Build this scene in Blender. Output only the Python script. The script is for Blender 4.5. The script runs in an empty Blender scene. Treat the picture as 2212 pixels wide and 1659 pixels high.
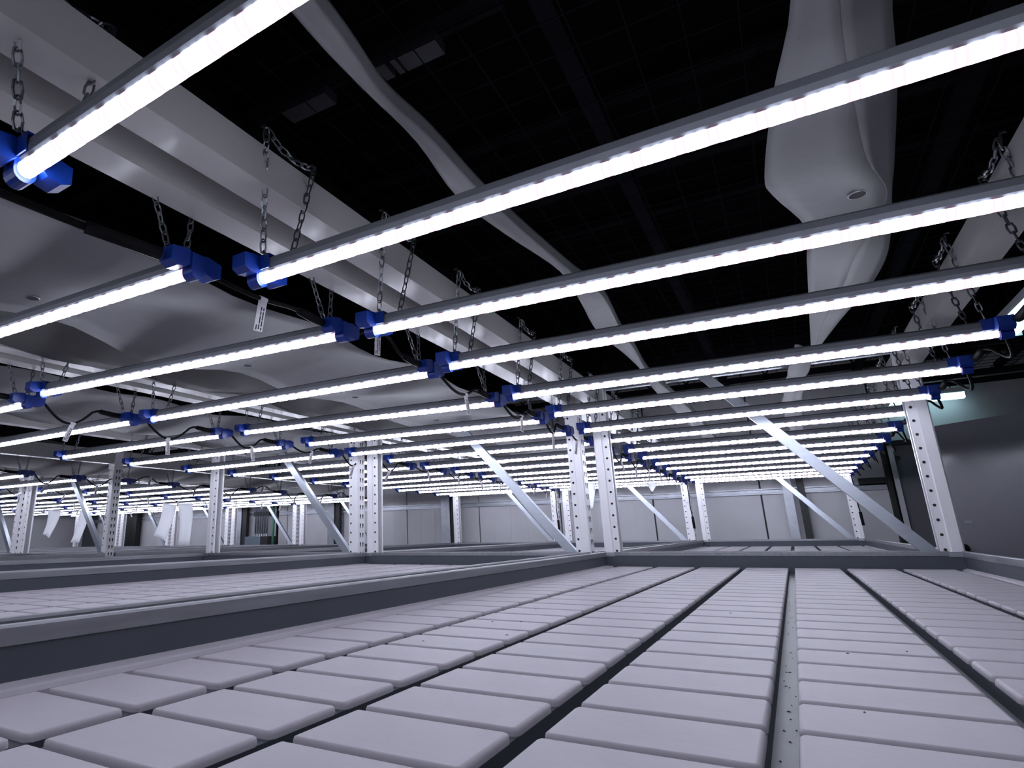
import bpy, math, random
from mathutils import Matrix, Vector
random.seed(7)
scene = bpy.context.scene
col = scene.collection
R = math.radians

# ------------------------------------------------------------------ camera, world, exposure
CZ = 1.67                       # camera height; the pads of the trays lie 0.17 below it
cam_d = bpy.data.cameras.new('camera'); cam = bpy.data.objects.new('camera', cam_d); col.objects.link(cam)
cam_d.sensor_fit = 'HORIZONTAL'; cam_d.sensor_width = 36.0
cam_d.lens = 1330.5 / 2212 * 36
cam_d.shift_x = 243.24 / 2212; cam_d.shift_y = -45.15 / 2212
cam_d.clip_start = 0.02; cam_d.clip_end = 100
yaw, pitch, roll = R(-31.461), R(15.675), R(-1.023)
Fv = Vector((math.sin(yaw)*math.cos(pitch), math.cos(yaw)*math.cos(pitch), math.sin(pitch)))
rv = Vector((math.cos(yaw), -math.sin(yaw), 0)); uv = rv.cross(Fv)
r2 = rv*math.cos(roll) + uv*math.sin(roll); u2 = uv*math.cos(roll) - rv*math.sin(roll)
m = Matrix((r2, u2, -Fv)).transposed().to_4x4(); m.translation = Vector((0, 0, CZ))
cam.matrix_world = m
scene.camera = cam
w = bpy.data.worlds.new('world'); scene.world = w; w.use_nodes = True
w.node_tree.nodes['Background'].inputs[0].default_value = (0.02, 0.022, 0.03, 1)
w.node_tree.nodes['Background'].inputs[1].default_value = 0.0
vs = scene.view_settings
vs.view_transform = 'Standard'; vs.look = 'None'; vs.gamma = 1; vs.use_curve_mapping = False
vs.exposure = 0.0
cy_ = scene.cycles; cy_.max_bounces = 5; cy_.diffuse_bounces = 3; cy_.glossy_bounces = 2; cy_.transmission_bounces = 2
cy_.sample_clamp_indirect = 6
LED_STRENGTH = 26.0
FLUO_STRENGTH = 4.0

# ------------------------------------------------------------------ materials
def mat(name, color, rough=.5, metal=0., noise=0., nscale=8., bump=0., bscale=60., spec=None, rnoise=0., stretch=None):
    mt = bpy.data.materials.new(name); mt.use_nodes = True
    nt = mt.node_tree; b = nt.nodes['Principled BSDF']
    b.inputs['Base Color'].default_value = (*color, 1); b.inputs['Roughness'].default_value = rough
    b.inputs['Metallic'].default_value = metal
    if spec is not None: b.inputs['Specular IOR Level'].default_value = spec
    tc = nt.nodes.new('ShaderNodeTexCoord'); src = tc.outputs['Object']
    if stretch:
        mp = nt.nodes.new('ShaderNodeMapping'); mp.inputs['Scale'].default_value = stretch
        nt.links.new(src, mp.inputs[0]); src = mp.outputs[0]
    if noise or rnoise:
        n = nt.nodes.new('ShaderNodeTexNoise'); n.inputs['Scale'].default_value = nscale; n.inputs['Detail'].default_value = 5
        nt.links.new(src, n.inputs['Vector'])
    if noise:
        cr = nt.nodes.new('ShaderNodeValToRGB')
        cr.color_ramp.elements[0].position = .3; cr.color_ramp.elements[1].position = .7
        cr.color_ramp.elements[0].color = (*[c*(1-noise) for c in color], 1)
        cr.color_ramp.elements[1].color = (*[min(1, c*(1+noise)) for c in color], 1)
        nt.links.new(n.outputs['Fac'], cr.inputs[0]); nt.links.new(cr.outputs[0], b.inputs['Base Color'])
    if rnoise:
        mr = nt.nodes.new('ShaderNodeMapRange'); mr.inputs['From Min'].default_value = .3; mr.inputs['From Max'].default_value = .7
        mr.inputs['To Min'].default_value = max(.05, rough-rnoise); mr.inputs['To Max'].default_value = rough+rnoise
        nt.links.new(n.outputs['Fac'], mr.inputs[0]); nt.links.new(mr.outputs[0], b.inputs['Roughness'])
    if bump:
        n2 = nt.nodes.new('ShaderNodeTexNoise'); n2.inputs['Scale'].default_value = bscale; n2.inputs['Detail'].default_value = 4
        nt.links.new(src, n2.inputs['Vector'])
        bp = nt.nodes.new('ShaderNodeBump'); bp.inputs['Strength'].default_value = bump; bp.inputs['Distance'].default_value = .01
        nt.links.new(n2.outputs['Fac'], bp.inputs['Height']); nt.links.new(bp.outputs[0], b.inputs['Normal'])
    return mt

M = {}
M['pad'] = mat('tray_plastic', (.42, .395, .43), .45, noise=.05, nscale=9, bump=.03, bscale=90, spec=.05)
M['tray'] = mat('wall_shade_plastic', (.075, .083, .10), .5, noise=.06, nscale=6, spec=.25)  # pad plastic darkened: the shade of the upright walls is in the colour
M['ridge'] = mat('ridge_shade_plastic', (.045, .052, .066), .55, noise=.06, nscale=6, spec=.2)  # same plastic as the pads, darkened to paint shade on the groove sides
M['channel'] = mat('channel_floor_plastic', (.095, .10, .118), .45, noise=.1, nscale=12)  # same tray plastic, lighter than the ridges to paint light on the floor
M['galv'] = mat('galvanized_steel', (.36, .38, .42), .42, .8, noise=.12, nscale=14)
M['rim'] = mat('brushed_aluminium_rim', (.27, .27, .295), .42, .7, noise=.14, nscale=5, rnoise=.1, stretch=(12, 1, 12))
M['brace'] = mat('galvanized_brace', (.46, .50, .56), .34, .85, noise=.05, nscale=7, stretch=(1, 1, 6))
M['white'] = mat('white_powder_coat', (.86, .85, .88), .3, noise=.03, nscale=5)
M['beam'] = mat('cream_beam_paint', (.46, .45, .445), .2, noise=.06, nscale=4, bump=.10, bscale=22, stretch=(1, .3, 1))
M['hole'] = mat('dark_hole', (.02, .02, .022), .8)
M['alu'] = mat('anodised_aluminium', (.22, .23, .26), .55, .6, noise=.05, nscale=30)
M['blue'] = mat('blue_plastic', (.004, .034, .27), .38)
M['chain'] = mat('zinc_chain', (.17, .18, .20), .35, .9)
M['black'] = mat('black_rubber', (.006, .006, .007), .6, spec=.12)
M['tag'] = mat('white_tag_paper', (.72, .70, .74), .6)
M['ink'] = mat('black_ink', (.02, .02, .03), .7)
M['fabric'] = mat('white_woven_fabric', (.155, .155, .165), .5, noise=.06, nscale=3, bump=.3, bscale=9)
M['shadefab'] = mat('shade_painted_fabric', (.068, .066, .066), .55, noise=.08, nscale=3, bump=.3, bscale=9)  # darker copy of the white fabric, shade painted into its colour
M['film'] = mat('white_plastic_film', (.80, .82, .86), .4)
M['wall'] = mat('insulated_wall_panel', (.58, .58, .61), .45, noise=.05, nscale=2.5, bump=.04, bscale=60)
M['seam'] = mat('dark_panel_seam', (.10, .10, .12), .6)
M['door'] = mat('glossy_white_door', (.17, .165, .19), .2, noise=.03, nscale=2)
M['darkframe'] = mat('black_frame_paint', (.012, .012, .014), .5)
M['ceil'] = mat('black_ceiling_paint', (.007, .007, .0085), 1.0, noise=.25, nscale=1.5, spec=0)
M['joist'] = mat('dark_grey_joist', (.012, .0122, .0155), 1.0, noise=.2, nscale=5, spec=.03)
M['duct'] = mat('duct_painted_lit', (.04, .04, .05), .6, noise=.2, nscale=6)  # paler tone paints in the light on parts of the roof bar
M['floor'] = mat('sealed_concrete', (.22, .22, .23), .45, noise=.12, nscale=3, bump=.05)
M['box'] = mat('grey_enamel', (.16, .20, .25), .4)
M['green'] = mat('green_pipe', (.02, .14, .08), .4)
M['copper'] = mat('red_pipe', (.35, .05, .03), .4)
M['fixture'] = mat('white_fixture_housing', (.62, .64, .66), .4)

def emis(name, nodes_fn):
    mt = bpy.data.materials.new(name); mt.use_nodes = True
    nt = mt.node_tree; nt.nodes.clear()
    out = nt.nodes.new('ShaderNodeOutputMaterial'); e = nt.nodes.new('ShaderNodeEmission')
    nt.links.new(e.outputs[0], out.inputs[0]); nodes_fn(nt, e); return mt

def led_nodes(nt, e):
    """rows of white and red diodes seen through the clear tube: brightness follows the diode pitch along the bar"""
    tc = nt.nodes.new('ShaderNodeTexCoord'); sx = nt.nodes.new('ShaderNodeSeparateXYZ')
    nt.links.new(tc.outputs['Object'], sx.inputs[0])
    def mth(op, a, b=None):
        n = nt.nodes.new('ShaderNodeMath'); n.operation = op
        for k, v in ((0, a), (1, b)):
            if v is None: continue
            if isinstance(v, (int, float)): n.inputs[k].default_value = v
            else: nt.links.new(v, n.inputs[k])
        return n.outputs[0]
    pit = .0145
    idx = mth('DIVIDE', sx.outputs[0], pit)
    fr = mth('ABSOLUTE', mth('SUBTRACT', mth('FRACT', idx), .5))           # 0 on the diode, .5 between
    dot = nt.nodes.new('ShaderNodeMapRange'); dot.interpolation_type = 'SMOOTHSTEP'
    dot.inputs['From Min'].default_value = .22; dot.inputs['From Max'].default_value = .48
    dot.inputs['To Min'].default_value = 1; dot.inputs['To Max'].default_value = .30
    nt.links.new(fr, dot.inputs[0])
    slot = mth('FLOORED_MODULO', mth('FLOOR', idx), 7)                      # slots 2 and 6 of every seven carry a red diode
    red = mth('MAXIMUM', mth('COMPARE', slot, 2), mth('COMPARE', slot, 6))
    for n in nt.nodes:
        if n.type == 'MATH' and n.operation == 'COMPARE': n.inputs[2].default_value = .1
    mix = nt.nodes.new('ShaderNodeMix'); mix.data_type = 'RGBA'
    nt.links.new(red, mix.inputs['Factor'])
    mix.inputs['A'].default_value = (.80, .84, 1.0, 1); mix.inputs['B'].default_value = (.070, .0425, .055, 1)
    nt.links.new(mix.outputs['Result'], e.inputs[0])
    nt.links.new(mth('MULTIPLY', mth('MAXIMUM', dot.outputs[0], mth('MULTIPLY', red, .85)), LED_STRENGTH), e.inputs[1])
M['led'] = emis('led_tube_light', led_nodes)
def fl(nt, e):
    e.inputs[0].default_value = (.55, .92, 1.0, 1); e.inputs[1].default_value = FLUO_STRENGTH
M['fluo'] = emis('fluorescent_diffuser', fl)

# ------------------------------------------------------------------ mesh helpers (z given relative to the camera height)
class MB:
    def __init__(s): s.v = []; s.f = []; s.smooth = False
    def add(s, vs_, fs):
        o = len(s.v); s.v += [tuple(p) for p in vs_]; s.f += [tuple(i+o for i in f) for f in fs]; return s
    def box(s, x0, x1, y0, y1, z0, z1):
        return s.add([(x0,y0,z0),(x1,y0,z0),(x1,y1,z0),(x0,y1,z0),(x0,y0,z1),(x1,y0,z1),(x1,y1,z1),(x0,y1,z1)],
                     [(0,3,2,1),(4,5,6,7),(0,1,5,4),(1,2,6,5),(2,3,7,6),(3,0,4,7)])
    def prism(s, prof, axis, a, b):
        """closed 2-D profile extruded along an axis ('x': prof is (y,z); 'y': (x,z); 'z': (x,y))"""
        n = len(prof)
        def P(p, t): return (t,p[0],p[1]) if axis == 'x' else ((p[0],t,p[1]) if axis == 'y' else (p[0],p[1],t))
        vs_ = [P(p, a) for p in prof] + [P(p, b) for p in prof]
        fs = [(i, (i+1) % n, n+(i+1) % n, n+i) for i in range(n)] + [tuple(range(n-1,-1,-1)), tuple(range(n, 2*n))]
        return s.add(vs_, fs)
    def tube(s, path, r, n=6, closed=False, caps=True):
        pts = [Vector(p) for p in path]; k = len(pts); vs_ = []; fs = []
        prev = None
        for i, p in enumerate(pts):
            a = pts[(i-1) % k] if (closed or i > 0) else p
            b = pts[(i+1) % k] if (closed or i < k-1) else p
            t = (b-a).normalized()
            if prev is None:
                q = Vector((0,0,1)) if abs(t.z) < .9 else Vector((1,0,0))
                prev = t.cross(q).normalized()
            else:
                prev = (prev - t*prev.dot(t)).normalized()
            o = t.cross(prev)
            rr = r[i] if isinstance(r, (list, tuple)) else r
            for j in range(n):
                an = 2*math.pi*j/n
                vs_.append(p + prev*math.cos(an)*rr + o*math.sin(an)*rr)
        for i in range(k if closed else k-1):
            for j in range(n):
                a = i*n+j; b = i*n+(j+1) % n; c = ((i+1) % k)*n+(j+1) % n; d = ((i+1) % k)*n+j
                fs.append((a, b, c, d))
        if caps and not closed:
            fs.append(tuple(range(n-1,-1,-1))); fs.append(tuple((k-1)*n+j for j in range(n)))
        return s.add(vs_, fs)
    def disc(s, c, nrm, r, t, n=10, shape=None):
        """a small punched hole: a thin disc lying on a face; shape gives (u,v) outline"""
        c = Vector(c); nrm = Vector(nrm); up = Vector((0,0,1)); u = up.cross(nrm).normalized()
        out = shape or [(r*math.cos(2*math.pi*i/n), r*math.sin(2*math.pi*i/n)) for i in range(n)]
        n = len(out)
        vs_ = [c + u*a + up*b for a, b in out] + [c + u*a + up*b + nrm*t for a, b in out]
        return s.add(vs_, [tuple(range(n-1,-1,-1)), tuple(range(n, 2*n))] + [(i,(i+1)%n,n+(i+1)%n,n+i) for i in range(n)])
    def mesh(s, name, mt, smooth=False):
        me = bpy.data.meshes.new(name); me.from_pydata(s.v, [], s.f); me.update()
        if mt: me.materials.append(mt)
        if smooth:
            for p in me.polygons: p.use_smooth = True
        return me

def place(name, me, parent=None, loc=(0,0,0), rel=True):
    o = bpy.data.objects.new(name, me); col.objects.link(o)
    o.location = (loc[0], loc[1], loc[2] + (CZ if (rel and parent is None) else 0))
    if parent: o.parent = parent
    return o
def tag(o, label, cat, group=None, kind=None):
    if label: o['label'] = label
    if cat: o['category'] = cat
    if group: o['group'] = group
    if kind: o['kind'] = kind
    return o
def empty(name, loc=(0,0,0), label=None, cat=None, group=None):
    o = bpy.data.objects.new(name, None); col.objects.link(o); o.empty_display_size = .05
    o.location = (loc[0], loc[1], loc[2] + CZ)
    return tag(o, label, cat, group)
def struct(name, mb, mt, parent=None):
    o = place(name, mb.mesh(name, mt), parent)
    if parent is None: o['kind'] = 'structure'
    return o
ORD = ['first','second','third','fourth','fifth','sixth','seventh','eighth','ninth','tenth','eleventh','twelfth',
       'thirteenth','fourteenth','fifteenth','sixteenth','seventeenth']

# ------------------------------------------------------------------ layout
# racks: (centre x, name used in labels); an aisle lies between the third and the fourth
RACKS = [(-.142, 'the rightmost rack'), (-1.672, 'the second rack from the right'), (-3.200, 'the third rack from the right'),
         (-5.930, 'the rack across the aisle'), (-7.460, 'the second rack beyond the aisle'), (-8.990, 'the third rack beyond the aisle'), (-10.52, 'the fourth rack beyond the aisle'), (-12.05, 'the leftmost rack')]
HW = .729                       # half width of a rack over its posts
Y0, Y1, Y2 = -.90, 3.475, 7.76  # the frames stand on these lines
FLOOR = -CZ
BEAMZ = .682
WALLY = 8.35

# ------------------------------------------------------------------ the room
struct('floor', MB().box(-13.5, 4.2, -2.6, WALLY+.2, FLOOR-.1, FLOOR), M['floor'])
struct('ceiling', MB().box(-13.5, 4.2, -2.6, WALLY+.2, 2.05, 2.15), M['ceil'])
struct('wall_left', MB().box(-13.6, -13.5, -2.6, WALLY+.2, FLOOR, 2.05), M['wall'])
struct('wall_right', MB().box(4.2, 4.3, -2.6, WALLY+.2, FLOOR, 2.05), M['ceil'])
struct('wall_near', MB().box(-13.5, 4.2, -2.7, -2.6, FLOOR, 2.05), M['ceil'])
wf = struct('wall_far', MB().box(-13.5, 4.2, WALLY+.06, WALLY+.2, FLOOR, 2.05), M['seam'])
seams = [-12.9, -11.35, -10.1, -8.85, -7.44, -6.23, -5.02, -3.81, -2.62, -1.44, -.26, .92]
for a, b in zip(seams[:-1], seams[1:]):
    for z0, z1 in ((FLOOR, .41), (.42, 1.9)):
        pan = MB().box(a+.009, b-.009, WALLY, WALLY+.062, z0+.004, z1)
        for k in range(1, 5):                    # shallow ribs pressed into each sheet
            x = a + (b-a)*k/5
            pan.box(x-.003, x+.003, WALLY-.0025, WALLY+.001, z0+.004, z1)
        place('wall_panel', pan.mesh('wall_panel', M['wall']), wf)
place('wall_panel', MB().box(1.205, 4.15, WALLY, WALLY+.062, .865, 1.9).mesh('wall_panel', M['wall']), wf)
place('wall_panel', MB().box(.93, 1.197, WALLY, WALLY+.062, .89, 1.9).mesh('wall_panel', M['wall']), wf)
# galvanized rail along the far wall, and the studs that hold it
tr = struct('trim_1', MB().prism([(WALLY-.05, .385), (WALLY-.005, .385), (WALLY-.005, .45), (WALLY-.05, .45), (WALLY-.05, .437), (WALLY-.02, .433), (WALLY-.02, .402), (WALLY-.05, .398)], 'x', -13.4, .905), M['galv'])
k = 2
for x0, x1 in ((-4.36, -4.22), (-.04, .05), (-8.63, -8.42), (-6.46, -6.33)):
    struct('trim_%d' % k, MB().box(x0, x1, WALLY-.13, WALLY-.055, FLOOR, .58), M['galv']); k += 1
for x0, x1 in ((.10, .17), (-4.20, -4.12), (-8.40, -8.30), (-6.31, -6.23)):
    struct('trim_%d' % k, MB().box(x0, x1, WALLY-.12, WALLY-.055, FLOOR, .58), M['darkframe']); k += 1
# doorway at the right end of the far wall
struct('trim_%d' % k, MB().box(.915, .955, WALLY-.06, WALLY+.03, FLOOR, .877).box(.955, 1.62, WALLY-.06, WALLY+.03, .84, .877).box(.67, .915, WALLY-.05, WALLY-.001, .436, .51), M['darkframe'])
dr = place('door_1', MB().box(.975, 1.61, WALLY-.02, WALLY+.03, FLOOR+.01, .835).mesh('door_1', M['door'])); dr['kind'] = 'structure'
place('door_edge', MB().box(.975, 1.02, WALLY-.05, WALLY-.02, FLOOR+.01, .835).mesh('door_edge', M['wall']), dr)
for z in (.70, -.15): place('hinge', MB().box(1.03, 1.065, WALLY-.05, WALLY-.02, z-.022, z+.022).mesh('hinge', M['darkframe']), dr)
# dark roof steel: joists across, purlins along, and a duct bar with its lit parts painted paler
for i, y in enumerate((.2, 1.45, 2.7, 3.95, 5.2, 6.45, 7.7)):
    j = tag(empty('roof_joist', (0, y, 1.5), '%s dark roof joist from the camera, crossing above the racks' % ORD[i], 'joist', 'dark roof joists'), None, None)
    place('chord', MB().box(-13.4, 4.1, -.03, .03, .08, .14).box(-13.4, 4.1, -.03, .03, .49, .54).mesh('chord', M['joist']), j)
    wb = MB()
    x = -13.2
    while x < 4:
        wb.tube([(x, 0, .13), (x+.2, 0, .5), (x+.4, 0, .13)], .009, 4); x += .4
    place('web', wb.mesh('web', M['joist']), j)
pm = MB().box(-.03, .03, -2.5, WALLY-.1, 0, .05).mesh('purlin', M['joist'])
for i, x in enumerate((-6.4, -5.2, -4.0, -2.8, -1.6, -.4, .8, 2.0)):
    o = place('roof_purlin', pm, None, (x, 0, 1.53)); tag(o, '%s dark roof purlin from the left, running above the racks' % ORD[i], 'purlin', 'dark roof purlins')
wm = MB()
for i in range(60): wm.box(-6.5+i*.15, -6.496+i*.15, -1, 8.25, 1.50, 1.504)
for i in range(62): wm.box(-6.5, 2.4, -1+i*.15, -.996+i*.15, 1.504, 1.508)
o = place('wire_mesh_deck', wm.mesh('wire_mesh_deck', M['joist'])); tag(o, 'dark wire mesh spread under the black roof', 'wire mesh', kind='stuff')
o = empty('ceiling_bar', (0, 1.46, 1.52), 'dull grey bar, lit parts painted paler, under the dark roof, above the twisted ribbon', 'ceiling strip')
for a, b in ((-1.36, -1.16), (-1.04, -.91), (-.89, -.87), (-.86, -.72)):
    place('painted_lit_piece', MB().box(a, b, -.035, .035, -.02, .02).mesh('painted_lit_piece', M['duct']), o)
place('rail', MB().box(-1.6, -.5, -.01, .01, .02, .035).mesh('rail', M['joist']), o)

# ------------------------------------------------------------------ racks
TOP = .83
def post_mesh(sgn, hi=True):
    """C-section upright: teardrop face towards sgn*x, bolt-hole faces front and back; origin on the outer front corner"""
    W_, D = .079, .078
    o_ = [(-W_, .004), (-.047, .004), (-.043, -.003), (-.006, -.003), (0, .003), (0, D-.003), (-.006, D+.003), (-.043, D+.003), (-.047, D-.004), (-W_, D-.004), (-W_, D-.018)]
    i_ = [(-W_+.003, D-.018), (-W_+.003, D-.008), (-.049, D-.008), (-.044, D-.001), (-.008, D-.001), (-.004, D-.005), (-.004, .005), (-.008, .001), (-.044, .001), (-.049, .008), (-W_+.003, .008), (-W_+.003, .018), (-W_, .018)]
    prof = [(x*sgn, y) for x, y in o_+i_]
    if sgn < 0: prof = prof[::-1]
    return MB().prism(prof, 'z', FLOOR+.008, TOP).mesh('post', M['white'])
def holes_mesh(sgn):
    mb = MB()
    z = -.155
    while z < .66:
        mb.disc((-.063*sgn, .0038, z), (0, -1, 0), .0062, .0012, 10)
        mb.disc((-.063*sgn, .078-.0038, z), (0, 1, 0), .0062, .0012, 8)
        z += .0605
    tear = [(.0068*math.cos(t), .007+.0068*math.sin(t)) for t in [math.pi*(k/6.-.05) for k in range(0, 7)]] + [(-.0045, -.002), (-.003, -.016), (.003, -.016), (.0045, -.002)]
    z = -.17
    while z < .66:
        for y in (.024, .053):
            c = (-.0004*sgn, y, z)
            mb.disc(c, (sgn, 0, 0), .007, .0012, 10, tear)
        z += .0605
    return mb.mesh('punched_holes', M['hole'])
PM = {s: post_mesh(s) for s in (1, -1)}; HM = {s: holes_mesh(s) for s in (1, -1)}
FOOT = MB().box(-.10, .02, -.03, .11, FLOOR, FLOOR+.008).mesh('base_plate', M['white'])
FOOT2 = MB().box(-.02, .10, -.03, .11, FLOOR, FLOOR+.008).mesh('base_plate', M['white'])
def beam_profile(s):
    # stepped box beam hung on a post; s=+1 for the right-hand post of a rack
    return [(-.079*s, 0), (-.004*s, 0), (-.004*s, .118), (-.040*s, .118), (-.040*s, .085), (-.079*s, .085)]
def bm_mesh(s, ya, yb):
    p = beam_profile(s); p = p if s < 0 else p[::-1]
    return MB().prism(p, 'y', ya, yb).mesh('beam', M['beam'])
BMS = {}
def conn_mesh(s):
    mb = MB().box(min(0,-.084*s), max(0,-.084*s), -.006, .0, -.045, .15)
    mb.box(min(-.001*s, .004*s), max(-.001*s, .004*s), -.006, .06, -.045, .15)
    return mb.mesh('beam_connector', M['white'])
CM = {s: conn_mesh(s) for s in (1, -1)}
def brace_mesh(xa, za, xb, zb):
    a = Vector((xa, 0, za)); b = Vector((xb, 0, zb)); d = (b-a).normalized(); nrm = Vector((0,1,0)).cross(d).normalized()
    # channel section: web faces the camera, two flanges run back
    sec = [(-.024, 0), (.024, 0), (.024, .034), (.021, .034), (.021, .003), (-.021, .003), (-.021, .034), (-.024, .034)]
    vs_ = [a + nrm*u + Vector((0, v, 0)) for u, v in sec] + [b + nrm*u + Vector((0, v, 0)) for u, v in sec]
    n = len(sec)
    return MB().add(vs_, [(i,(i+1)%n,n+(i+1)%n,n+i) for i in range(n)] + [tuple(range(n-1,-1,-1)), tuple(range(n,2*n))]).mesh('diagonal_brace', M['brace'])
BR = brace_mesh(.655, -.145, -.145, .79)
STR = MB().box(-.655, .655, 0, .03, .775, .80).mesh('frame_strut', M['brace'])
LBM = {}
for ri, (cx, rn) in enumerate(RACKS):
    rk = empty('pallet_rack', (cx, 0, 0), 'white steel pallet rack with punched posts, %s' % rn, 'rack', 'white pallet racks')
    for fi, fy in enumerate((Y0, Y1, Y2)):
        for s in (1, -1):
            p = place('post', PM[s], rk, (HW*s, fy, 0))
            if fi: place('punched_holes', HM[s], p)['kind'] = 'stuff'
            place('base_plate', FOOT if s > 0 else FOOT2, p)
        if fi:
            place('diagonal_brace', BR, rk, (0, fy+.02, 0))
            place('frame_strut', STR, rk, (0, fy+.04, 0))
    for ya, yb in ((Y0+.08, Y1), (Y1+.08, Y2)):
        for s in (1, -1):
            kx = (s, ya)
            if kx not in BMS: BMS[kx] = bm_mesh(s, ya+.002, yb-.007)
            place('beam', BMS[kx], rk, (HW*s, 0, BEAMZ))
            place('beam', BMS[kx], rk, (HW*s, 0, -.325)).name = 'lower_beam'
            place('beam_connector', CM[s], rk, (HW*s, yb-.001, BEAMZ))
        for yy in (ya+.6, yb-.6): place('cross_bar', MB().box(-.65, .65, yy-.03, yy+.03, -.24, -.2075).mesh('cross_bar', M['galv']), rk)

# ------------------------------------------------------------------ trays
PX, PY = .19353, .11391          # pad pitch
GX, GY = .0240, .0128            # channel widths
def pad_mesh(w_, l_):
    """one raised pad with rounded shoulders, top at z = 0"""
    mb = MB(); r = .0042
    rings = [(0, -.0078), (0, -.0042), (.0012, -.0012), (.0042, 0)]
    cr = .006
    vs_ = []
    for off, z in rings:
        x0, x1, y0, y1 = off, w_-off, off*.6, l_-off*.6
        c = max(.001, cr-off)
        for (cxx, cyy, a0) in ((x1-c, y1-c, 0), (x0+c, y1-c, 90), (x0+c, y0+c, 180), (x1-c, y0+c, 270)):
            for a in (0, 45, 90): vs_.append((cxx+c*math.cos(R(a0+a)), cyy+c*math.sin(R(a0+a)), z))
    n = 12; fs = []
    for k in range(len(rings)-1):
        for i in range(n): fs.append((k*n+i, k*n+(i+1)%n, (k+1)*n+(i+1)%n, (k+1)*n+i))
    fs.append(tuple((len(rings)-1)*n+i for i in range(n)))
    return mb.add(vs_, fs)
PADMB = pad_mesh(PX-GX, PY-GY)
PAD = PADMB.mesh('pad', M['pad'])
for p in PAD.polygons: p.use_smooth = len(p.vertices) == 4
XL, XR = -.720, .716             # inner faces of the tray walls, relative to the rack centre
G0 = -.82249 + .142              # first channel, relative to the rack centre
PZ = -.17
def tray(ri, bay, single):
    cx, rn = RACKS[ri]
    ya, yb = ((Y0+.10, Y1-.012), (Y1+.10, Y2-.012))[bay]
    t = empty('grow_tray', (cx, 0, 0), ('grey padded tray on %s, %s' % (rn, 'nearest the camera' if bay == 0 else 'in its far bay')), 'tray', 'grey grow trays')
    pan = MB()
    zf = PZ-.026
    pan.box(XL, XR, ya, yb, zf-.016, zf)
    ncol = 7
    place('tray_pan', pan.mesh('tray_pan', M['channel']), t)
    for c in range(ncol):            # ridge that carries each column of pads
        x0 = G0 + c*PX + GX
        place('pad_ridge', MB().box(x0+.0002, x0+PX-GX-.0002, ya+.03, yb-.012, zf, PZ-.0074).mesh('pad_ridge', M['ridge']), t)
    led = MB()
    led.prism([(XL, PZ-.02), (G0-.002, PZ-.02), (G0-.002, PZ-.006), (G0-.006, PZ-.001), (G0-.011, PZ+.001), (XL, PZ+.003)], 'y', ya, yb)
    e = G0 + ncol*PX + GX
    led.prism([(XR, PZ-.02), (XR, PZ+.003), (e+.010, PZ+.001), (e+.005, PZ-.001), (e, PZ-.006), (e, PZ-.02)], 'y', ya, yb)
    place('edge_ledge', led.mesh('edge_ledge', M['pad']), t)
    H = .070; ZR = PZ+H
    for side in ('left', 'right', 'near', 'far'):
        wl = MB(); rm = MB()
        if side in ('left', 'right'):
            s = -1 if side == 'left' else 1; xi = XL if s < 0 else XR
            xs = lambda d: xi + s*d
            pr = [(xs(0), PZ-.037), (xs(0), ZR-.004), (xs(.004), ZR-.004), (xs(.004), PZ-.037)]
            wl.prism(pr if s > 0 else pr[::-1], 'y', ya, yb)
            pr = [(xs(-.003), ZR-.024), (xs(-.003), ZR-.003), (xs(0), ZR), (xs(.006), ZR+.0012), (xs(.011), ZR), (xs(.012), ZR-.004), (xs(.012), ZR-.03), (xs(.009), ZR-.03), (xs(.009), ZR-.006), (xs(.004), ZR-.006), (xs(.001), ZR-.026)]
            rm.prism(pr if s > 0 else pr[::-1], 'y', ya-.002, yb+.002)
        else:
            yi = yb if side == 'far' else ya; s = 1 if side == 'far' else -1
            ysd = lambda d: yi - .012*(1 if s > 0 else -1) + s*d
            pr = [(ysd(0), PZ-.037), (ysd(0), ZR-.004), (ysd(.004), ZR-.004), (ysd(.004), PZ-.037)]
            wl.prism(pr[::-1] if s > 0 else pr, 'x', XL, XR)
            pr = [(ysd(-.003), ZR-.018), (ysd(-.003), ZR-.003), (ysd(0), ZR), (ysd(.016), ZR), (ysd(.016), ZR-.02), (ysd(.012), ZR-.02), (ysd(.012), ZR-.006), (ysd(.004), ZR-.006), (ysd(.001), ZR-.02)]
            rm.prism(pr[::-1] if s > 0 else pr, 'x', XL+.045, XR-.045)
        wo = place('side_wall', wl.mesh('side_wall', M['tray']), t)
        ro = place('rim_rail', rm.mesh('rim_rail', M['rim']), t)
    for x in (XL+.001, XR-.047):
        place('corner_bracket', MB().box(x, x+.046, yb-.0155, yb-.011, ZR-.022, ZR-.002).mesh('corner_bracket', M['galv']), t)
    for x in (XL+.03, XR-.03): place('bolt', MB().tube([(x, yb-.019, ZR-.012), (x, yb-.014, ZR-.012)], .004, 6).mesh('bolt', M['galv']), t)
    # pads
    r_lo = math.ceil((ya+.03-.35385)/PY); r_hi = int((yb-.014-.35385)/PY)
    rest = MB()
    for r in range(r_lo, r_hi+1):
        y = .35385 + r*PY + GY*.5
        l_ = PY-GY
        if y + l_ > yb-.014: l_ = yb-.014-y
        if l_ < .02: continue
        for c in range(ncol):
            x = G0 + c*PX + GX
            if single and r >= single and l_ > PY-GY-1e-6:
                place('pad', PAD, t, (x, y, PZ))
            elif r >= -1 or bay:
                sy = l_/(PY-GY)
                rest.add([(vx+x, vy*sy+y, vz+PZ) for vx, vy, vz in PADMB.v], PADMB.f)
    if rest.v:
        o = place('pad_rows', rest.mesh('pad_rows', M['pad']), t); o['kind'] = 'stuff'
    return t
for ri in range(len(RACKS)):
    for bay in (0, 1):
        tray(ri, bay, (-1 if ri == 0 else 2) if (bay == 0 and ri < 2) else None)

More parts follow.
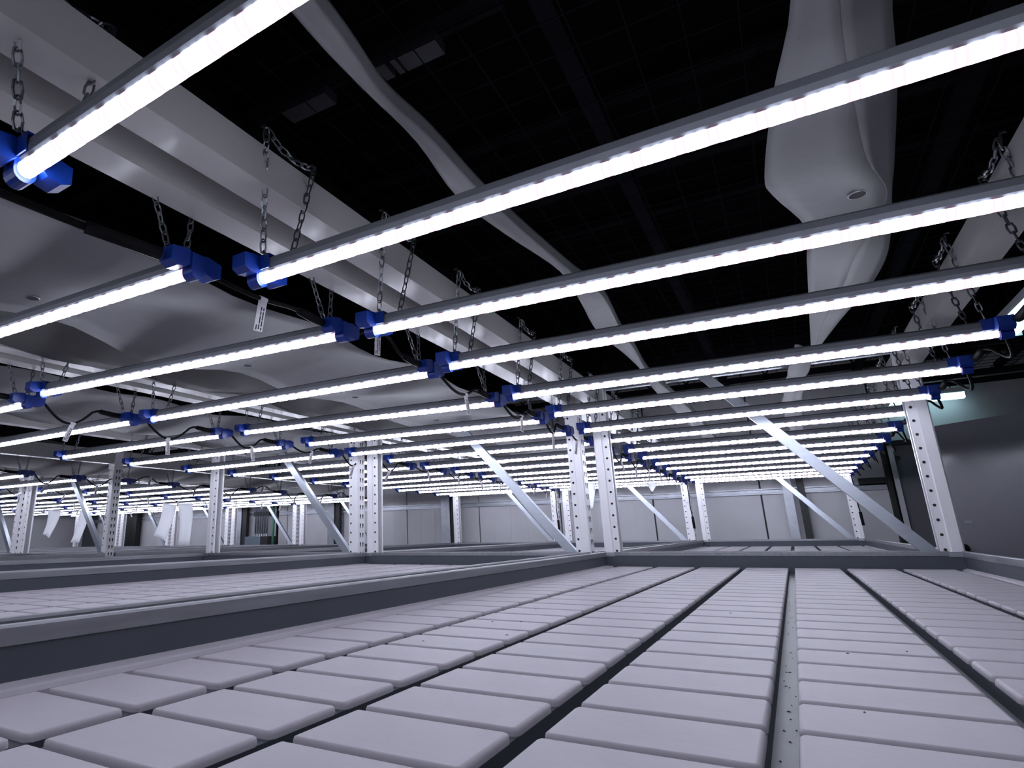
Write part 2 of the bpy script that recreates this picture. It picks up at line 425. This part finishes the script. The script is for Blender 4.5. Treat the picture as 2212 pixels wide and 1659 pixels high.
# grit lying on the near tray and in its middle channel
gr = MB(); rg = random.Random(11)
spots = [(-.547,1.236,.003), (-.495,1.259,.004), (-.455,1.087,.004), (-.556,.969,.003), (-.545,1.483,.002), (-.346,2.66,.004), (-.142,1.558,.003), (.037,1.132,.003), (.109,1.183,.003), (.03,.79,.003)]
spots += [(-.036+rg.uniform(-.007,.007), .35+1.8*rg.random()**1.5, rg.uniform(.0012,.0030)) for _ in range(45)]
for x, y, r in spots:
    z = PZ-.0258 if -.046 < x < -.026 else PZ+.0002
    a = rg.uniform(0, 3); dx_, dy_ = math.cos(a)*r, math.sin(a)*r
    gr.add([(x-dx_, y-dy_, z), (x+dy_*.4, y-dx_*.4, z), (x+dx_, y+dy_, z), (x-dy_*.4, y+dx_*.4, z), (x, y, z+.0012)], [(0,1,4), (1,2,4), (2,3,4), (3,0,4), (3,2,1,0)])
tag(place('grit', gr.mesh('grit', M['ink'])), 'dark specks of grit scattered on the nearest padded tray', 'grit', kind='stuff')

# ------------------------------------------------------------------ LED bars
LB = 1.418                       # lit length
def arc(r, a0, a1, n): return [(r*math.cos(R(a0+(a1-a0)*i/n)), r*math.sin(R(a0+(a1-a0)*i/n))) for i in range(n+1)]
LENS = MB().prism([(y, z-.004) for y, z in [(-.0115, .0065)]+arc(.0125, 180, 360, 6)+[(.0115, .0065)]], 'x', -LB/2, LB/2).mesh('lens', M['led'])
for p in LENS.polygons: p.use_smooth = len(p.vertices) == 4
BODY = MB().prism([(.0125, .001), (.0165, .004), (.018, .014), (.016, .027), (.008, .033), (-.008, .033), (-.016, .027), (-.018, .014), (-.0165, .004), (-.0125, .001)], 'x', -LB/2+.01, LB/2-.01).mesh('body', M['alu'])
def cap_mesh(s):
    """blue end bracket: a cup round the tube end and a wing on either side; s=-1 left end"""
    mb = MB(); e = 0
    cup = [(y, z-.007) for y, z in arc(.0165, 180, 360, 8)] + [(.0165, .030), (-.0165, .030)]
    x0, x1 = (-.030, .012) if s < 0 else (-.012, .030)
    mb.prism([(y, z) for y, z in cup], 'x', x0 if s < 0 else .002, -.002 if s < 0 else x1)
    mb.prism([(.021, .004), (.021, .036), (-.021, .036), (-.021, .004), (-.0190, .004), (-.0190, .0315), (.0190, .0315), (.0190, .004)], 'x', -.034 if s > 0 else .0, .0 if s > 0 else .034)
    for t in (-1, 1):
        a = [(.018*t, .034), (.028*t, .035), (.062*t, .029), (.062*t, .000), (.046*t, -.008), (.026*t, -.004), (.018*t, .004)]
        if t > 0: a = a[::-1]
        mb.prism(a, 'x', -.026 if s < 0 else -.010, .010 if s < 0 else .026)
    return mb.mesh('end_cap', M['blue'])
CAP = {s: cap_mesh(s) for s in (1, -1)}
def chain_mb(path, mb, pitch=.0215, r=.0021):
    pts = [Vector(p) for p in path]
    segs = [(pts[i], pts[i+1], (pts[i+1]-pts[i]).length) for i in range(len(pts)-1)]
    tot = sum(s[2] for s in segs); n = int(tot/pitch)
    for k in range(n):
        d = (k+.5)*tot/n
        for a, b, l in segs:
            if d <= l: break
            d -= l
        c = a + (b-a)*(d/l); t = (b-a).normalized()
        q = Vector((0,1,0)) if abs(t.y) < .8 else Vector((1,0,0))
        u = t.cross(q).normalized(); v = t.cross(u)
        ang = (0 if k % 2 else 75) + 12*math.sin(k*1.7)
        w_ = u*math.cos(R(ang)) + v*math.sin(R(ang))
        L2, W2 = pitch*.5+.0035, .0062
        ring = []
        for i in range(8):
            an = 2*math.pi*i/8
            ca, sa = math.cos(an), math.sin(an)
            ring.append(c + t*(L2-W2)*(1 if ca > 0 else -1)*min(1, abs(ca)*3) + t*W2*ca + w_*W2*sa)
        mb.tube(ring, r, 4, closed=True)
    return mb
def chain_mesh(s):
    """chain slung over the rack beam: both legs come down to the end of the bar (s=-1 left end); origin at bar end, tube centre"""
    mb = MB()
    i_ = -s                                   # inboard direction
    ta, tb = Vector((.078*i_, -.085, .272)), Vector((.078*i_, .066, .262))
    chain_mb([(.026*i_, -.030, .036), ta], mb); chain_mb([(.052*i_, .026, .036), tb], mb)
    sl = [ta.lerp(tb, f/6) - Vector((0, 0, .022*math.sin(math.pi*f/6))) for f in range(7)]
    chain_mb(sl, mb)
    for q in (ta, tb): mb.tube([q+Vector((-.004*i_, 0, -.01)), q+Vector((-.006*i_, 0, .012)), q+Vector((-.016*i_, 0, .012))], .003, 5)
    for x, y in ((.026, -.030), (.052, .026)): mb.tube([(x*i_, y*.4, .030), (x*i_, y, .038)], .003, 5)
    return mb.mesh('chain', M['chain'])
CHAIN = {s: chain_mesh(s) for s in (1, -1)}
ZB = .525
BARS = {0: [-.56, -.10, .388, .863, 1.275, 1.71, 2.255, 2.75, 3.26, 3.74, 4.30, 4.79, 5.27, 5.77, 6.32, 6.86, 7.30, 7.66],
        1: [-.24, .265, .762, 1.259, 1.754, 2.335, 2.85, 3.29, 3.75, 4.28, 4.80, 5.36, 5.87, 6.35, 6.82, 7.27, 7.66],
        2: [.25, .75, 1.25, 1.73, 2.25, 2.74, 3.25, 3.72, 4.22, 4.78, 5.30, 5.82, 6.33, 6.82, 7.28, 7.66],
        3: [1.75, 2.25, 2.70, 3.15, 3.64, 4.15, 4.68, 5.22, 5.75, 6.25, 6.75, 7.22, 7.66],
        4: [2.25, 2.75, 3.25, 3.75, 4.25, 4.75, 5.25, 5.75, 6.25, 6.75, 7.22, 7.66],
        6: [3.75, 4.25, 4.75, 5.25, 5.75, 6.25, 6.75, 7.22, 7.66], 7: [4.25, 4.75, 5.25, 5.75, 6.25, 6.75, 7.22, 7.66],
        5: [2.75, 3.25, 3.75, 4.25, 4.75, 5.25, 5.75, 6.25, 6.75, 7.22, 7.66]}
TILT = {(0, 2): (.0, .085), (0, 3): (0, .014), (0, 4): (0, -.022), (0, 5): (0, -.014), (0, 6): (0, -.009),
        (1, 2): (.024, 0), (1, 3): (.034, 0), (1, 4): (.006, 0), (1, 5): (.022, 0), (1, 6): (.018, 0)}
ENDS = {}
OFF = {0: 2, 1: 2, 2: 2, 3: 2, 4: 3, 5: 3, 6: 3, 7: 3}     # bars nearer than the picture's edge
for ri, ys in BARS.items():
    cx, rn = RACKS[ri]
    for k, y in enumerate(ys):
        dl, drr = TILT.get((ri, k), (random.uniform(-.004, .004), random.uniform(-.004, .004)))
        dx = -.018 if (ri, k) == (0, 2) else random.uniform(-.006, .006)
        zl, zr = ZB+dl, ZB+drr
        t = empty('led_grow_light', (cx+dx, y, (zl+zr)/2), ('%s lit LED bar in view from the camera, over %s' % (ORD[k-OFF[ri]], rn)) if k >= OFF[ri] else '%s LED bar beyond the picture edge, over %s' % (ORD[OFF[ri]-1-k], rn), 'grow light', 'LED bars hung over the trays')
        t.rotation_euler = (0, -math.atan2(zr-zl, LB), 0)
        place('lens', LENS, t); place('body', BODY, t)
        for s in (-1, 1):
            place('end_cap', CAP[s], t, (s*LB/2, 0, 0)); place('chain', CHAIN[s], t, (s*LB/2, 0, 0))
        ENDS[ri, k] = (cx+dx+LB/2, y, zr)

# ------------------------------------------------------------------ cables between the bars, with plugs and flag tags
def tag_mesh():
    return MB().box(-.0005, .0005, -.010, .010, -.075, 0).mesh('tag', M['tag'])
TAG = tag_mesh()
INK = MB()
for yy, segs in ((-.0055, ((-.072, -.060),)), (.0, ((-.070, -.058), (-.056, -.038), (-.036, -.027), (-.025, -.016))), (.0055, ((-.072, -.066), (-.063, -.050), (-.048, -.028), (-.025, -.018)))):
    for a, b in segs:
        INK.box(-.0009, -.0006, yy-.0013, yy+.0013, a, b); INK.box(.0006, .0009, yy-.0013, yy+.0013, a, b)
INK = INK.mesh('tag_print', M['ink'])
rc = random.Random(3)
for ri in range(len(RACKS)):
    n = len(BARS[ri])
    for k in range(n-1):
        a = Vector(ENDS[ri, k]); b = Vector(ENDS[ri, k+1])
        if (ri == 0 and k < 5) or k < OFF[ri]-(0 if ri == 1 else 1): continue
        A = a + Vector((.0, .072, .012)); B = b + Vector((0, -.072, .014))
        if ri == 0: A.x += .03; B.x += .03
        up = (ri == 1 and k == 3) or (ri == 3 and k % 3 == 1)
        sag = .05 if up else rc.uniform(-.075, -.035)
        if ri == 1 and k == 2: sag = -.01
        plug = B + Vector((0, -.085, .004))
        P0, P3 = A, plug
        pts = []
        for i in range(13):
            t = i/12.
            p = P0.lerp(P3, t); p.z += sag*math.sin(math.pi*min(1, t*1.15))*(1 if i < 12 else 0)
            p.x += (.03 if ri == 0 else .006)*math.sin(math.pi*t)
            pts.append(p)
        cb = empty('power_cable', (pts[0].x, pts[0].y, pts[0].z), ('black cable between the %s and %s LED bars on %s' % (ORD[k-OFF[ri]], ORD[k-OFF[ri]+1], RACKS[ri][1])) if k >= OFF[ri] else 'black cable reaching the first LED bar in view on %s' % RACKS[ri][1], 'cable', 'black cables linking the LED bars')
        o0 = pts[0]
        place('cord', MB().tube([p-o0 for p in pts], .0052, 6).mesh('cord', M['black'], True), cb)
        place('plug', MB().tube([plug-o0-Vector((0,.01,0)), plug-o0, B-o0-Vector((0,.03,0)), B-o0+Vector((0,.004,0))], [.007, .0105, .0115, .0115], 8).mesh('plug', M['black'], True), cb)
        i = (7, 8, 6, 5)[k % 4]
        if ri == 0: continue
        tp = pts[i]-o0 - Vector((0, 0, .003))
        tg = place('tag', TAG, cb, tuple(tp)); tg.rotation_euler = (R(rc.uniform(-30, 20)), R(rc.uniform(-8, 8)), R(rc.uniform(-40, -5)))
        place('tag_print', INK, tg)
        place('tag_wrap', MB().tube([tp+Vector((0,-.011,.003)), tp+Vector((0,.011,.003))], .0062, 8).mesh('tag_wrap', M['tag']), cb)
# loose tail leads that hang from the last bars at the far frame
for ri, nm in ((0, 'the rightmost rack'), (1, 'the second rack from the right'), (2, 'the third rack from the right')):
    e = Vector(ENDS[ri, len(BARS[ri])-1]) + Vector((.0, .07, .0))
    t = empty('hanging_lead', tuple(e), 'black lead dangling at the far end of %s' % nm, 'cable', 'leads dangling at the far frame')
    pts = [Vector((0, 0, 0)), Vector((.01, .03, -.02)), Vector((.015, .03, -.12)), Vector((.012, .028, -.26)), Vector((.02, .03, -.38))]
    place('cord', MB().tube(pts, .006, 6).mesh('cord', M['black']), t)
    place('connector', MB().tube([Vector((.02, .03, -.37)), Vector((.024, .03, -.50))], .014, 8).mesh('connector', M['black']), t)
    place('tag', MB().box(-.03, .02, .025, .027, -.225, -.205).mesh('tag', M['tag']), t)
# supply cable that runs along the edge of the fabric on the second rack
t = empty('supply_cable', (-1.035, -.3, .578), 'thick black supply cable along the fabric edge, running to the first bar', 'cable')
pts = [Vector((-.02, 0, .01)), Vector((-.005, .3, .0)), Vector((.0, .6, -.02)), Vector((.03, .85, -.03)), Vector((.055, .92, -.035))]
place('cord', MB().tube(pts, .008, 8).mesh('cord', M['black'], True), t)
place('plug', MB().tube([Vector((.035, .86, -.032)), Vector((.075, .99, -.044))], .013, 8).mesh('plug', M['black'], True), t)
tg = place('tag', TAG, t, (-.002, .62, -.026)); tg.rotation_euler = (R(-50), R(0), R(-25)); place('tag_print', INK, tg)
place('tag_wrap', MB().tube([Vector((-.002, .605, -.02)), Vector((-.001, .635, -.022))], .0095, 8).mesh('tag_wrap', M['tag']), t)

# ------------------------------------------------------------------ white fabric strips above the bars
def strip(name, label, rows, nu=8, wave=None, holes=(), group='white fabric strips above the lights', crease=False, mt='fabric'):
    """rows: list of polylines (lists of points) lofted along the strip"""
    t = empty(name, tuple(rows[0][0]), label, 'fabric', group)
    o0 = Vector(rows[0][0])
    def samp(row, u):
        f = u*(len(row)-1); i = min(int(f), len(row)-2); a = Vector(row[i]); b = Vector(row[i+1]); return a.lerp(b, f-i)
    ns = len(rows); vs_ = []
    SUB = 4
    tt = [i/SUB for i in range((ns-1)*SUB+1)]
    def cr(p0, p1, p2, p3, f):
        return .5*((2*p1)+(p2-p0)*f+(2*p0-5*p1+4*p2-p3)*f*f+(3*p1-p0-3*p2+p3)*f*f*f)
    for q in tt:
        i = min(int(q), ns-2); f = q-i
        for k in range(nu+1):
            u = k/nu
            p = cr(samp(rows[max(0,i-1)], u), samp(rows[i], u), samp(rows[i+1], u), samp(rows[min(ns-1,i+2)], u), f)
            if wave: p = p + Vector(wave(p, u))
            vs_.append(p-o0)
    n = nu+1; fs = [(j*n+k, j*n+k+1, (j+1)*n+k+1, (j+1)*n+k) for j in range(len(tt)-1) for k in range(nu)]
    if crease:                                   # sharp fold down the middle: split the vertices there
        c = nu//2; vs2 = list(vs_); dup = {}
        for j in range(len(tt)): dup[j*n+c] = len(vs2); vs2.append(vs_[j*n+c])
        fs = [tuple(dup.get(i, i) if (f[0] % n) >= c else i for i in f) for f in fs]; vs_ = vs2
    o = place('sheet', MB().add(vs_, fs).mesh('sheet', M[mt], True), t)
    sd = o.modifiers.new('thickness', 'SOLIDIFY'); sd.thickness = .0018; sd.offset = 0
    for h in holes:
        u, yy = h
        h = min((vs_[j*n+k] for j in range(len(tt)) for k in (int(u*nu), )), key=lambda p: abs(p.y+o0.y-yy))
        g = place('grommet', MB().tube([h+Vector((.0165*math.cos(a), .0165*math.sin(a), -.002)) for a in [2*math.pi*i/14 for i in range(14)]], .0022, 5, closed=True).mesh('grommet', M['galv']), t)
        ring = [(h.x+.0155*math.cos(2*math.pi*i/14), h.y+.0155*math.sin(2*math.pi*i/14)) for i in range(14)]
        place('grommet_hole', MB().prism(ring, 'z', h.z-.004, h.z-.0025).mesh('grommet_hole', M['hole']), g)
    return t
def wavy(ax, ay, az, per, ph):
    def f(p, u):
        s1 = math.sin(2*math.pi*p.y/per+ph)
        return (ax*s1*(u*2-1), 0, az*s1*(.3+u) + .012*math.sin(p.y*9+u*5+ph) + .010*math.sin(u*7+p.y*3.1))
    return f
ys = [-.3+.41*i for i in range(20)]
strip('fabric_strip', 'white fabric strip with eyelets over the second rack, nearest its right beam',
      [[(-1.235, y, .672), (-1.40, y, .664), (-1.62, y, .654), (-1.85, y, .640)] for y in ys], 9, wavy(.013, 0, .010, .83, .4),
      [(.8, .80), (.8, 1.62), (.8, 2.40), (.8, 3.20)])
strip('fabric_strip', 'fabric strip in painted shade over the second rack, along its left beam',
      [[(-1.68, y, .85), (-1.95, y, .79), (-2.15, y, .73), (-2.312, y, .69)] for y in ys], 8, wavy(.0, 0, .004, 1.1, 1.2), mt='shadefab')
strip('fabric_strip', 'wide sagging white fabric sheet over the third rack from the right',
      [[(-2.70-.07*math.sin(y*3.3), y, .70), (-2.95, y, .655), (-3.2, y, .625), (-3.35, y, .66)] for y in ys], 9, wavy(.02, 0, .022, .95, 2.0))
strip('fabric_strip', 'white fabric strip over the third rack, along its left beam',
      [[(-3.22, y, .73), (-3.5, y, .69), (-3.84, y, .74)] for y in ys], 8, wavy(.0, 0, .018, 1.2, .2))
strip('fabric_strip', 'fabric sheet in painted shade bellying under the beams across the aisle',
      [[(-5.28, y, .82), (-5.45, y, .69), (-5.8, y, .64), (-6.2, y, .66), (-6.55, y, .76)] for y in ys[5:]], 9, wavy(.02, 0, .03, 1.3, .9), mt='shadefab')
strip('fabric_strip', 'fabric sheet in painted shade over the second rack beyond the aisle',
      [[(-6.85, y, .76), (-7.2, y, .66), (-7.7, y, .65), (-8.1, y, .75)] for y in ys[6:]], 7, wavy(.02, 0, .03, 1.2, 2.2), mt='shadefab')
# twisted ribbon, rightmost rack: lower face and folded-up side
rb = [(-.475,.40,-.44,.42,.71), (-.49,.58,-.455,.60,.71), (-.485,.70,-.465,.72,.70), (-.48,.86,-.455,.86,.70), (-.505,1.08,-.455,1.09,.70), (-.485,1.30,-.44,1.34,.70),
      (-.44,1.58,-.415,1.62,.70), (-.46,1.85,-.39,1.84,.70), (-.495,2.20,-.42,2.22,.70), (-.475,2.55,-.43,2.50,.70), (-.475,2.90,-.455,2.92,.70), (-.50,3.30,-.44,3.42,.70), (-.50,4.0,-.42,4.0,.70), (-.50,4.7,-.415,4.6,.70),
      (-.50,5.6,-.42,5.6,.70), (-.49,6.4,-.43,6.4,.70), (-.49,7.4,-.43,7.4,.70)]
strip('fabric_ribbon', 'narrow twisted white fabric ribbon above the rightmost rack, beside the double beam',
      [[(lx, ly, z+.002*(i % 3)), ((lx+rx)/2, (ly+ry)/2, z-.010), (rx, ry, z), (rx+.001, ry+.004, z+.012), (rx+.002, ry+.006, z+.030)] for i, (lx, ly, rx, ry, z) in enumerate(rb)], 12,
      None, group='twisted fabric ribbons')
# broad ribbon with sharp folds
E2 = [((.10,.60,.72), (.16,.62,.70), (.23,.66,.74)),
      ((.112,.872,.71), (.166,.90,.69), (.235,.945,.73)),
      ((.083,1.08,.70), (.19,1.10,.675), (.262,1.16,.72)),
      ((.062,1.35,.70), (.225,1.33,.67), (.288,1.46,.71)),
      ((.075,1.45,.70), (.275,1.52,.675), (.293,1.56,.70)),
      ((.138,1.66,.70), (.255,1.68,.66), (.31,1.75,.69)),
      ((.143,1.86,.70), (.24,1.85,.665), (.325,2.0,.70)),
      ((.150,2.12,.70), (.23,2.15,.68), (.305,2.25,.70)),
      ((.160,2.5,.695), (.20,2.48,.685), (.255,2.52,.70)),
      ((.172,2.92,.69), (.178,2.92,.69), (.186,2.94,.69))]
t = strip('fabric_ribbon', 'broad folded white fabric ribbon with one eyelet hanging above the rightmost rack', [list(r) for r in E2], 8, None,
          [(.4, 1.52)], group='twisted fabric ribbons', crease=True)
strip('fabric_ribbon', 'far crumpled white fabric ribbon beyond the folded one on the rightmost rack',
      [[(.12,2.9,.72), (.15,2.9,.70), (.175,3.0,.70)], [(.085,3.5,.72), (.13,3.5,.70), (.17,3.3,.70)], [(.06,4.2,.72), (.11,4.2,.69), (.16,4.1,.72)],
       [(.07,4.8,.70), (.12,4.8,.70), (.17,4.7,.73)], [(.09,5.6,.72), (.12,5.6,.69), (.18,5.5,.71)], [(.08,6.6,.71), (.12,6.6,.70), (.17,6.6,.72)], [(.09,7.3,.71), (.12,7.3,.70), (.16,7.3,.72)]], 8,
      lambda p, u: (.006*math.sin(p.y*13+u*4), 0, .010*math.sin(p.y*11+u*6)), group='twisted fabric ribbons')
# short film strips hanging down between the far racks
def hang(label, q, y):
    (ax, az), (bx, bz), (cx, cz), (dx, dz) = q      # top left, top right, bottom right, bottom left
    vs_ = []; n = 8
    o0 = Vector(((ax+bx)/2, y, (az+bz)/2))
    for j in range(n+1):
        f = j/n
        for k in range(5):
            u = k/4
            x = (ax+(bx-ax)*u)*(1-f) + (dx+(cx-dx)*u)*f; z = (az+(bz-az)*u)*(1-f) + (dz+(cz-dz)*u)*f
            vs_.append(Vector((x, y+.03*math.sin(f*3+u)+.02*math.sin(u*5)*f, z))-o0)
    o = place('film_strip', MB().add(vs_, [(j*5+k, (j+1)*5+k, (j+1)*5+k+1, j*5+k+1) for j in range(n) for k in range(4)]).mesh('film_strip', M['film'], True), None, tuple(o0))
    sd = o.modifiers.new('thickness', 'SOLIDIFY'); sd.thickness = .002; sd.offset = 0
    return tag(o, label, 'plastic film', 'white film strips hanging between the far racks')
hang('white film strip hanging straight down, the right one of the middle pair', ((-6.92,.47), (-6.67,.46), (-6.59,-.07), (-6.87,-.07)), 5.6)
hang('slanting white film strip with folded top, the left one of the middle pair', ((-7.25,.49), (-7.01,.45), (-7.09,-.01), (-7.40,.06)), 5.62)
hang('leftmost white film strip, leaning with a ragged lower end', ((-10.0,.50), (-9.67,.47), (-9.79,.06), (-10.07,.12)), 5.6)
hang('white film strip behind the diagonal brace on the far left', ((-9.14,.45), (-8.93,.44), (-8.99,-.01), (-9.29,-.01)), 5.6)
hang('short white film strip seen between the two centre posts', ((-1.80,.50), (-1.66,.49), (-1.69,.24), (-1.80,.21)), 6.5)
hang('small white film corner drooping below the far bars', ((-1.17,.46), (-1.06,.46), (-1.105,.37), (-1.12,.37)), 6.5)

# ------------------------------------------------------------------ services on the far wall
t = empty('electrical_box', (-7.95, 8.19, -.02), 'grey electrical box with six conduits rising from it on the far wall', 'electrical box')
place('box', MB().box(-.27, .095, -.06, .157, -.25, .055).mesh('box', M['box']), t)
place('box_cover', MB().box(.10, .26, -.05, .157, -.25, .055).mesh('box_cover', M['darkframe']), t)
for i in range(6):
    x = -.10+i*.054
    c = place('conduit', MB().tube([(x, .02, .06), (x, .02, 1.6)], .016, 8).mesh('conduit', M['galv'], True), t)
    place('fitting', MB().tube([(x, .02, .06), (x, .02, .10)], .022, 8).mesh('fitting', M['galv']), c)
place('strap', MB().box(-.14, .22, -.002, .0, .40, .47).mesh('strap', M['darkframe']), t)
for x, mt, nm, lb in ((-7.55, 'green', 'green_pipe', 'thin green pipe up the far wall beside the electrical box'), (-7.46, 'black', 'black_pipe', 'black pipe up the far wall beside the green pipe'),
                      (-11.62, 'copper', 'red_pipe', 'thin red pipe in front of the black column on the far left')):
    o = place(nm, MB().tube([(0, 0, FLOOR), (0, 0, 1.9)], .022, 8).mesh(nm, M[mt], True), None, (x, 8.12, 0)); tag(o, lb, 'pipe')
o = place('dark_column', MB().box(-.26, .26, -.06, .06, FLOOR, 2.04).box(-.30, .30, -.08, .0, FLOOR, FLOOR+.05).mesh('dark_column', M['darkframe']), None, (-11.62, 8.26, 0)); tag(o, 'broad black column against the far wall on the left', 'column')

# ------------------------------------------------------------------ right-hand side: open door leaf, fluorescent fittings, pipes
t = empty('door_leaf', (.93, 6.0, 0), 'glossy white door leaf standing open beyond the right post', 'door')
t.rotation_euler = (0, 0, R(-43.8))
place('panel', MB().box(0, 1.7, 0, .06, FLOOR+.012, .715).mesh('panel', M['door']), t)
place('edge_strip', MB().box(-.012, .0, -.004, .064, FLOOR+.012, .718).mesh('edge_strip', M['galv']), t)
place('handle', MB().tube([(.10, -.002, -.155), (.10, -.035, -.155), (.10, -.05, -.155)], [.034, .032, .016], 12).mesh('handle', M['black'], True), t)
place('sticker', MB().box(.14, .19, -.0015, .0, .02, .035).mesh('sticker', M['alu']), t)
def fitting(label, loc, rz, L):
    t = empty('strip_light', loc, label, 'light fitting', 'fluorescent fittings at the right')
    t.rotation_euler = (0, 0, rz)
    place('housing', MB().box(-L/2, L/2, -.06, .06, .0, .05).mesh('housing', M['fixture']), t)
    place('diffuser', MB().prism([(-.062, .0), (-.055, -.04), (-.03, -.055), (.03, -.055), (.055, -.04), (.062, .0)], 'x', -L/2, L/2).mesh('diffuser', M['fluo']), t)
    for s in (-1, 1): place('end_plate', MB().box(s*L/2-.004, s*L/2+.004, -.064, .064, -.057, .052).mesh('end_plate', M['fixture']), t)
    place('hanger', MB().tube([(-L*.35, 0, .05), (-L*.35, 0, 1.95-loc[2])], .005, 5).tube([(L*.35, 0, .05), (L*.35, 0, 1.95-loc[2])], .005, 5).mesh('hanger', M['joist']), t)
fitting('lit cool fluorescent fitting hanging behind the top of the right post', (1.36, 8.16, 1.295), R(0), .62)
fitting('lit cool fluorescent fitting cut off at the right edge of the picture', (1.30, 4.42, 1.165), R(90), 1.2)
for i, (z, y) in enumerate(((1.30, 7.2), (1.52, 7.0), (1.40, 8.2))):
    o = place('overhead_pipe', MB().tube([(.95, 0, 0), (4.1, 0, .04)], .03, 8).mesh('overhead_pipe', M['joist'], True), None, (0, y, z)); tag(o, ['lowest dark pipe crossing above the strip light at the right', 'topmost dark pipe crossing above the strip light at the right', 'rear dark pipe crossing above the strip light at the right'][i], 'pipe', 'dark pipes at the right')
